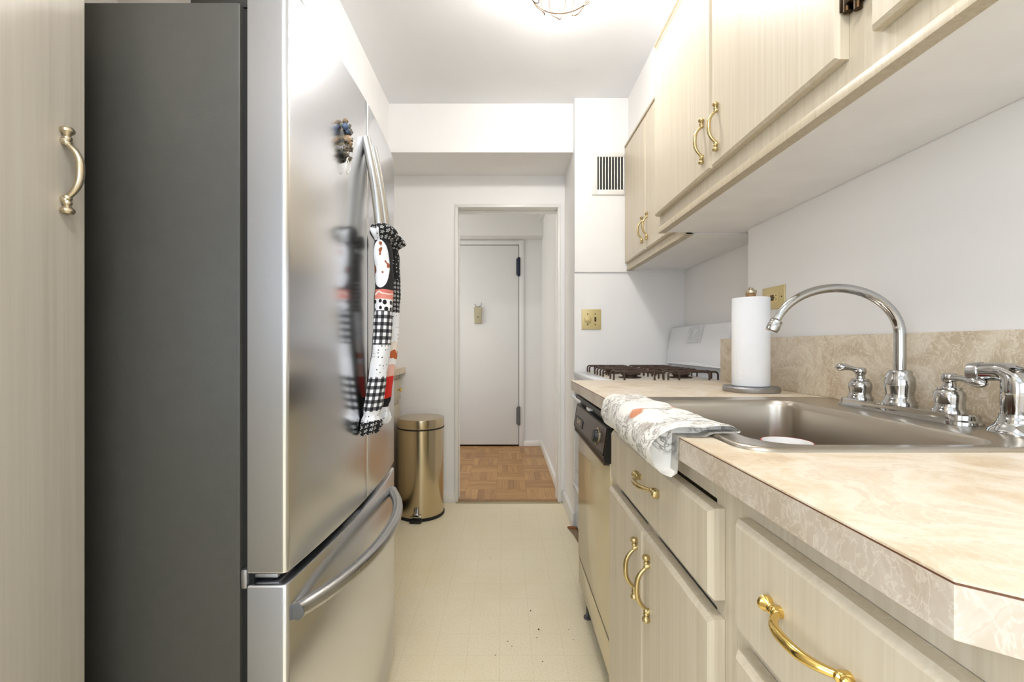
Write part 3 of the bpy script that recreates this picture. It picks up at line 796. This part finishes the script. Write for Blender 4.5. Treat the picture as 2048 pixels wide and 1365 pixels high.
for fc, sg in zip(caps, (1, -1)):
    bmesh.ops.inset_individual(bm, faces=[fc], thickness=.004)
    for v in fc.verts: v.co.y += .03*sg
bmesh.ops.recalc_face_normals(bm, faces=bm.faces[:])
tag(obj('dish_towel', bm, 'towel', angle=1.0), 'white dish towel with grey and orange print folded over countertop edge at the sink', 'towel')

# ------------------------------------------------------------------ paper towels
ph = thing('paper_towel_holder', 'upright paper towel holder with round metal base and brass finial', 'holder', (.79, 1.39, .919))
C = (.788, 1.392, .9193)
obj('base', lathe(new(), [(.080, 0), (.082, .003), (.082, .013), (.079, .017), (.001, .018)], C, n=56), 'steel_edge', ph)
obj('post', lathe(new(), [(.0145, .017), (.0145, .312)], C, n=24), 'walnut', ph, label='brown wooden post')
obj('finial', lathe(new(), [(.0145, .312), (.0172, .314), (.0175, .319), (.016, .323), (.009, .326), (.007, .328), (.0075, .331), (.001, .333)], C, n=24), 'old_brass', ph)
pr = thing('paper_towel_roll', 'white paper towel roll standing on the round metal holder', 'paper towels', C)
obj('paper', lathe(new(), [(.019, .019), (.0535, .019), (.0545, .021), (.0545, .296), (.0535, .298), (.019, .298)], C, n=64), 'paper', pr)
obj('cardboard_core', lathe(new(), [(.0195, .018), (.0195, .2985), (.0175, .2985), (.0175, .018)], C, n=32, cap=False), 'tan', pr)

# ------------------------------------------------------------------ dishwasher
dw = thing('dishwasher', 'almond dishwasher with dark brown control panel under the countertop', 'dishwasher', (.6, 1.51, 0))
Y0, Y1 = 1.250, 1.785
bx('tub', 'black', dw, .335, .90, Y0+.005, Y1-.005, .10, .86)
bx('door_panel', 'almond', dw, .303, .330, Y0, Y1, .212, .73, bev=.003)
cp_ = obj('control_panel', prism(new(), [(.33, .866), (.2925, .866), (.2925, .853), (.312, .849), (.312, .832), (.2985, .829), (.2850, .742), (.2875, .728), (.33, .720)], 'y', Y0, Y1), 'black', dw, smooth=False)
# face plate lies on the slanted front, between (x .2985,z .829) and (.285,.742)
A = Vector((.2978, 0, .8265)); B = Vector((.2857, 0, .7460)); nrm = Vector((-.0883, 0, .0137)).normalized()
def slant(s, y, off): q = A+(B-A)*s+nrm*off; return Vector((q.x, y, q.z))
def plate(bm, s0, s1, y0, y1, o0, o1):
    vs = [bm.verts.new(slant(s, y, o)) for o in (o0, o1) for s, y in ((s0, y0), (s1, y0), (s1, y1), (s0, y1))]
    for q in ((0, 1, 2, 3), (4, 5, 6, 7), (0, 1, 5, 4), (1, 2, 6, 5), (2, 3, 7, 6), (3, 0, 4, 7)): bm.faces.new([vs[i] for i in q])
    bmesh.ops.recalc_face_normals(bm, faces=bm.faces[:])
bm = new(); plate(bm, .03, .97, Y0+.012, Y1-.012, 0, .0015); obj('face_plate', bm, 'brown_panel', cp_)
bm = new()
for a in ((.0, .03, Y0+.008, Y1-.008), (.97, 1.0, Y0+.008, Y1-.008), (0, 1, Y0+.008, Y0+.012), (0, 1, Y1-.012, Y1-.008)): plate(bm, *a, 0, .0022)
obj('trim_frame', bm, 'bronze', cp_)
bm = new(); lathe(bm, [(.027, 0), (.027, .003), (.0235, .004), (.0225, .002), (.001, .002)], slant(.55, 1.355, .0014), nrm, 32); obj('dial_ring', bm, 'old_brass', cp_)
bm = new(); lathe(bm, [(.0215, 0), (.019, .012), (.017, .014), (.001, .0145)], slant(.55, 1.355, .003), nrm, 28); obj('dial', bm, 'black', cp_)
bm = new(); plate(bm, .50, .86, 1.600, 1.745, .0014, .004); obj('badge', bm, 'black', cp_)
bx('bottom_lip', 'brown_panel', dw, .2865, .33, Y0+.004, Y1-.004, .7195, .727)
bm = new(); box(bm, .296, .314, 1.535, 1.575, .833, .845, bev=.002); obj('latch', bm, 'cup_white', dw)
bx('access_panel', 'almond', dw, .305, .325, Y0, Y1, .098, .200, bev=.002)
bx('panel_gap', 'bronze', dw, .3045, .33, Y0, Y1, .201, .211)
bm = new(); tube(bm, [(.325, 1.70, .002), (.325, 1.70, .10)], .006, 10); lathe(bm, [(.016, 0), (.016, .006), (.007, .008)], (.325, 1.70, 0), n=16); obj('foot', bm, 'grey_hinge', dw)
bm = new(); tube(bm, [(.335, 1.30, .002), (.335, 1.30, .10)], .006, 10); lathe(bm, [(.016, 0), (.016, .006), (.007, .008)], (.335, 1.30, 0), n=16); obj('foot', bm, 'grey_hinge', dw)
# raised lettering of the badge
tcv = bpy.data.curves.new('lettering', 'FONT'); tcv.body = 'SEARS'; tcv.size = .030; tcv.extrude = .0008; tcv.align_x = 'CENTER'; tcv.align_y = 'CENTER'
to = bpy.data.objects.new('lettering_source', tcv); COL.objects.link(to)
dg = bpy.context.evaluated_depsgraph_get(); me = bpy.data.meshes.new_from_object(to.evaluated_get(dg)); bpy.data.objects.remove(to)
q = slant(.68, 1.672, .0045); ex = Vector((0, -1, 0)); ey = (A-B).normalized(); ez = ex.cross(ey)
me.transform(Matrix(((ex.x, ey.x, ez.x, q.x), (ex.y, ey.y, ez.y, q.y), (ex.z, ey.z, ez.z, q.z), (0, 0, 0, 1))))
bm = new(); bm.from_mesh(me); obj('lettering', bm, 'old_brass', cp_, smooth=False)

# ------------------------------------------------------------------ gas stove
st = thing('gas_stove', 'white gas stove with rusty burner grates between countertop and wall', 'stove', (.75, 2.19, 0))
SY0, SY1 = 1.850, 2.528
bx('stove_body', 'appliance', st, .415, 1.05, SY0, SY1, .03, .885)
bm = new(); box(bm, .402, 1.052, SY0, SY1, .884, .914, bev=.006); obj('cooktop', bm, 'appliance', st)
bm = new(); box(bm, .47, .935, SY0+.03, SY1-.03, .9135, .9165, bev=.002); obj('burner_tray', bm, 'grease', st, label='grease-stained burner tray')
bm = new(); prism(bm, [(.404, .80), (.404, .86), (.410, .896), (.43, .896), (.43, .80)], 'y', SY0, SY1, .003); cpn = obj('control_panel', bm, 'appliance', st)
for k in range(5):
    bm = new(); lathe(bm, [(.022, 0), (.021, .012), (.016, .018), (.001, .019)], (.405, SY0+.09+.125*k, .832), (-1, 0, 0), 20); box(bm, .380, .392, SY0+.0865+.125*k, SY0+.0935+.125*k, .814, .850, bev=.002); obj('knob', bm, 'appliance', cpn)
od = bx('oven_door', 'appliance', st, .409, .425, SY0+.004, SY1-.004, .36, .795, bev=.005)
bm = new(); tube(bm, spline([(.412, SY0+.03, .778), (.392, SY0+.04, .778), (.389, SY0+.34, .778), (.392, SY1-.03, .778), (.412, SY1-.02, .778)], 5), .010, 12); obj('handle', bm, 'appliance', od)
bd = bx('broiler_drawer', 'appliance', st, .409, .425, SY0+.004, SY1-.004, .07, .345, bev=.005)
bm = new(); box(bm, .393, .412, SY0+.04, SY1-.03, .250, .280, bev=.004); obj('handle', bm, 'appliance', bd)
bm = new(); prism(bm, [(1.05, .914), (.965, .914), (.965, .962), (.940, .966), (.940, .975), (.948, 1.06), (.966, 1.15), (.972, 1.166), (.982, 1.173), (1.05, 1.173)], 'y', SY0, SY1, .010, 3); obj('backguard', bm, 'appliance', st, angle=.45)
# curved lip along the foot of the backguard
bm = new(); n = 24
vs = []
for i in range(n+1):
    t = i/n; y = SY0+.02+(SY1-SY0-.03)*t; hgt = .018*math.sin(PI*t)**.8
    vs.append([bm.verts.new((.9375, y, .967)), bm.verts.new((.9415, y, .9685+hgt)), bm.verts.new((.946, y, .9685+hgt)), bm.verts.new((.946, y, .967))])
for a, b in zip(vs, vs[1:]):
    for k in range(4): bm.faces.new((a[k], a[(k+1) % 4], b[(k+1) % 4], b[k]))
bmesh.ops.recalc_face_normals(bm, faces=bm.faces[:]); obj('backguard_lip', bm, 'appliance', st)
def grate(cx, cy, hx, hy):
    bm = new(); zt, zb, r = .952, .9165, .0042
    def bar(p0, p1, legs=True):
        p0, p1 = Vector(p0), Vector(p1); d = (p1-p0).normalized()*.014
        pts = []
        if legs: pts += [p0+Vector((0, 0, zb-zt)), p0+Vector((0, 0, -.013))]+[p0+d*(1-math.cos(a))+Vector((0, 0, -.013+.013*math.sin(a))) for a in (.5, 1.1)]
        pts += [p0+d, p1-d] if legs else [p0, p1]
        if legs: pts += [p1-d*(1-math.cos(a))+Vector((0, 0, -.013+.013*math.sin(a))) for a in (1.1, .5)]+[p1+Vector((0, 0, -.013)), p1+Vector((0, 0, zb-zt))]
        tube(bm, pts, r, 8)
    for f in (-.92, -.5, .5, .92): bar((cx-hx, cy+hy*f, zt), (cx+hx, cy+hy*f, zt))
    for f in (-.6, .6): bar((cx+hx*f, cy-hy, zt-.003), (cx+hx*f, cy+hy, zt-.003))
    for a in range(4): 
        c, s = math.cos(a*PI/2+PI/4), math.sin(a*PI/2+PI/4); bar((cx+.03*c, cy+.03*s, zt+.001), (cx+hx*.85*c, cy+hy*.85*s, zt+.001), False)
    obj('grate', bm, 'iron', st)
    bm = new(); lathe(bm, [(.05, 0), (.052, .004), (.034, .006), (.033, .012), (.040, .014), (.040, .021), (.036, .024), (.001, .025)], (cx, cy, .9165), n=28)
    obj('burner', bm, 'iron', st)
for cx in (.582, .818):
    for cy in (2.02, 2.355): grate(cx, cy, .108, .145)
# clear pouch taped to the backguard
bm = new(); NX, NZ = 14, 10; vv = []
for side in (0, 1):
    g = []
    for i in range(NX+1):
        row = []
        for j in range(NZ+1):
            s, t = i/NX, j/NZ
            y = 2.105+.155*s+.012*(1-t); z = 1.080+.083*t
            xs = .948+(z-1.06)*.2-.0022
            puff = .004*math.sin(PI*s)*math.sin(PI*t)+.0016*math.sin(13*s+9*t)*math.sin(7*t+3)
            row.append(bm.verts.new((xs-(puff+.0014 if side else .0), y, z)))
        g.append(row)
    vv.append(g)
for g in vv:
    for i in range(NX):
        for j in range(NZ): bm.faces.new((g[i][j], g[i+1][j], g[i+1][j+1], g[i][j+1]))
edge = [(i, 0) for i in range(NX+1)]+[(NX, j) for j in range(1, NZ+1)]+[(i, NZ) for i in range(NX-1, -1, -1)]+[(0, j) for j in range(NZ-1, 0, -1)]
for (a, b), (c, d) in zip(edge, edge[1:]+edge[:1]): bm.faces.new((vv[0][a][b], vv[0][c][d], vv[1][c][d], vv[1][a][b]))
bmesh.ops.recalc_face_normals(bm, faces=bm.faces[:])
xs_ = lambda z: .948+(z-1.06)*.2-.004
tube(bm, [(xs_(1.08), 2.117, 1.082), (xs_(1.08), 2.272, 1.081)], .0022, 6); tube(bm, [(xs_(1.08), 2.117, 1.082), (xs_(1.16), 2.106, 1.162)], .0018, 6); tube(bm, [(xs_(1.08), 2.272, 1.081), (xs_(1.16), 2.259, 1.162)], .0018, 6)
tag(obj('plastic_pouch', bm, 'clear', angle=1.2), 'crumpled clear plastic pouch taped on the white stove backguard', 'pouch')

# ------------------------------------------------------------------ plates, vent, light
sw = thing('switch_plate', 'square brass-toned wall plate with dimmer knob and toggle, left of stove', 'light switch', (.508, 2.548, 1.218))
PX, PZ = .5085, 1.2195
bm = new(); box(bm, PX-.057, PX+.057, 2.543, 2.5502, PZ-.059, PZ+.059, bev=.003); obj('plate', bm, 'plate', sw)
bm = new(); lathe(bm, [(.021, 0), (.021, .008), (.018, .010), (.0125, .011), (.0125, .014), (.010, .015), (.001, .015)], (PX-.0225, 2.543, PZ), (0, -1, 0), 28); obj('dimmer_knob', bm, 'ivory', sw)
bm = new(); box(bm, PX+.0175, PX+.0275, 2.5415, 2.544, PZ-.013, PZ+.013); obj('toggle_slot', bm, 'bronze', sw)
bm = new(); box(bm, PX+.0195, PX+.0255, 2.534, 2.542, PZ-.002, PZ+.008, bev=.001); obj('toggle', bm, 'bronze', sw)
for sx in (-.0225, .0225):
    for sz in (-.031, .031):
        bm = new(); lathe(bm, [(.0035, 0), (.003, .0015), (.001, .002)], (PX+sx, 2.543, PZ+sz), (0, -1, 0), 10); obj('screw', bm, 'bronze', sw)

ou = thing('outlet_plate', 'yellowed wall outlet plate turned sideways, behind the paper towels', 'outlet', (.93, 1.51, 1.22))
OY, OZ = 1.500, 1.230
bm = new(); box(bm, .9245, .9305, OY-.062, OY+.062, OZ-.039, OZ+.039, bev=.003); obj('plate', bm, 'plate', ou)
bm = new(); box(bm, .9222, .9250, OY-.034, OY+.034, OZ-.017, OZ+.017, bev=.001); rc = obj('receptacle', bm, 'ivory', ou)
for yy in (-.022, .022):
    for zz in (-.006, .006): bm = new(); box(bm, .9218, .9224, OY+yy-.0035, OY+yy+.0035, OZ+zz-.0011, OZ+zz+.0011); obj('slot', bm, 'black', rc)
    bm = new(); lathe(bm, [(.0026, 0), (.001, .0006)], (.9222, OY+yy*.55, OZ), (-1, 0, 0), 10); obj('ground_hole', bm, 'black', rc)
for yy in (-.006, .004): bm = new(); box(bm, .9205, .9226, OY+yy-.003, OY+yy+.003, OZ-.010, OZ+.010, bev=.0005); obj('button', bm, 'bronze', rc)
for yy in (-.048, .048): bm = new(); lathe(bm, [(.003, 0), (.001, .0012)], (.9245, OY+yy, OZ), (-1, 0, 0), 10); obj('screw', bm, 'bronze', ou)

vg = thing('vent_grille', 'white wall vent with dark vertical slots above the stove', 'vent', (.62, 2.535, 2.05))
VX0, VX1, VZ0, VZ1 = .510, .697, 1.945, 2.19
bm = new()
for a in ((VX0, .541, VZ0, VZ1), (.541, VX1, VZ0, 1.974), (.541, VX1, 2.166, VZ1)): box(bm, a[0], a[1], 2.531, 2.5405, a[2], a[3], bev=.001)
obj('frame', bm, 'trim', vg)
bx('backing', 'dark_backing', vg, .541, VX1, 2.538, 2.5404, 1.974, 2.166)
for k in range(9):
    x = .5445+.0175*k
    bx('slat', 'trim', vg, x+.0055, x+.0120, 2.532, 2.538, 1.974, 2.166, bev=.001)

cl = thing('ceiling_light', 'caged ceiling light with bronze wire loops and lit bulbs', 'ceiling light', (.21, 1.57, CE))
LC = Vector((.21, 1.565, 0))
obj('canopy', lathe(new(), [(.07, 0), (.07, -.012), (.055, -.024), (.001, -.026)], (LC.x, LC.y, CE), n=36), 'wire', cl)
for k in range(3):
    a = 2*PI*k/3+.5; c = Vector((LC.x+.052*math.cos(a), LC.y+.052*math.sin(a), 0))
    bm = new(); tube(bm, [(LC.x+.03*math.cos(a), LC.y+.03*math.sin(a), CE-.02), (c.x, c.y, CE-.045)], .012, 12); s_ = obj('socket', bm, 'wire', cl)
    bm = new(); lathe(bm, [(.010, 0), (.013, -.012), (.024, -.030), (.029, -.048), (.024, -.066), (.012, -.076), (.001, -.078)], (c.x, c.y, CE-.043), n=24); obj('bulb', bm, 'bulb', cl)
ring = lambda r, z, n=48: [(LC.x+r*math.cos(2*PI*k/n), LC.y+r*math.sin(2*PI*k/n), z) for k in range(n)]
for r, z in ((.140, CE-.085), (.118, CE-.162)): obj('cage_ring', loop_tube(new(), ring(r, z), .0021, 8), 'wire', cl)
for k in range(9):
    a = 2*PI*k/9+.15
    P = lambda r, da, z: (LC.x+r*math.cos(a+da), LC.y+r*math.sin(a+da), z)
    pts = spline([P(.055, 0, CE-.022), P(.118, -.10, CE-.045), P(.141, -.18, CE-.085), P(.128, -.14, CE-.145), P(.100, -.02, CE-.196), P(.086, .16, CE-.202), P(.118, .28, CE-.165), P(.141, .28, CE-.085), P(.118, .18, CE-.045), P(.058, .1, CE-.022)], 5)
    obj('cage_wire', tube(new(), pts, .0019, 8), 'wire', cl)

# door viewer box on the hall door
pv = thing('door_viewer', 'small tan box on the hall door with a wire hook on top', 'door chime', (-.28, 4.59, 1.385))
bm = new(); prism(bm, [(-.322, 1.472), (-.238, 1.472), (-.242, 1.300), (-.316, 1.300)], 'y', 4.570, 4.6025, .006); obj('case', bm, 'tan', pv)
bm = new(); lathe(bm, [(.006, 0), (.006, .003), (.001, .004)], (-.279, 4.571, 1.366), (0, -1, 0), 12); obj('lens', bm, 'black', pv)
bm = new(); tube(bm, spline([(-.312, 4.580, 1.505), (-.304, 4.580, 1.485), (-.282, 4.580, 1.474), (-.258, 4.580, 1.480), (-.245, 4.580, 1.500), (-.243, 4.580, 1.520)], 5), .003, 8); obj('hook', bm, 'grey_hinge', pv)

# ------------------------------------------------------------------ floor damage and crumbs
tv = thing('torn_vinyl', 'torn brown edge of floor covering at foot of column beside dishwasher', 'floor damage', (.39, 2.45, 0))
bm = new(); prism(bm, [(.368, 2.535), (.392, 2.542), (.43, 2.542), (.44, 2.20), (.415, 2.20), (.402, 2.27), (.398, 2.34), (.392, 2.40), (.386, 2.45)], 'z', .0004, .0024); obj('subfloor_patch', bm, 'subfloor', tv, smooth=False)
bm = new(); prism(bm, [(.366, 2.536), (.380, 2.546), (.412, 2.543), (.42, 2.520), (.395, 2.514), (.378, 2.522)], 'z', .002, .010, .002); obj('curled_flake', bm, 'flake', tv, smooth=False, label='rusty brown curled flake')
for k, (x, y, r) in enumerate(((.105, 1.745, .003), (.128, 1.63, .0036), (.118, 1.585, .0022), (.012, 1.565, .0025), (.026, 1.54, .0022), (-.032, 1.495, .0022), (.128, 1.465, .0022), (-.07, 2.18, .002), (.24, 1.63, .002), (.25, 1.575, .002))):
    bm = new(); q = bmesh.ops.create_icosphere(bm, subdivisions=1, radius=r*.75)['verts']
    for v in q: v.co = Vector((v.co.x*(1+.4*random.random())+x, v.co.y*(1.3+.6*random.random())+y, v.co.z*.5+r*.45))
    tag(obj('crumb', bm, 'crumb', smooth=False), 'tiny dark crumb on the cream vinyl floor', 'crumb', 'crumbs on the vinyl floor')
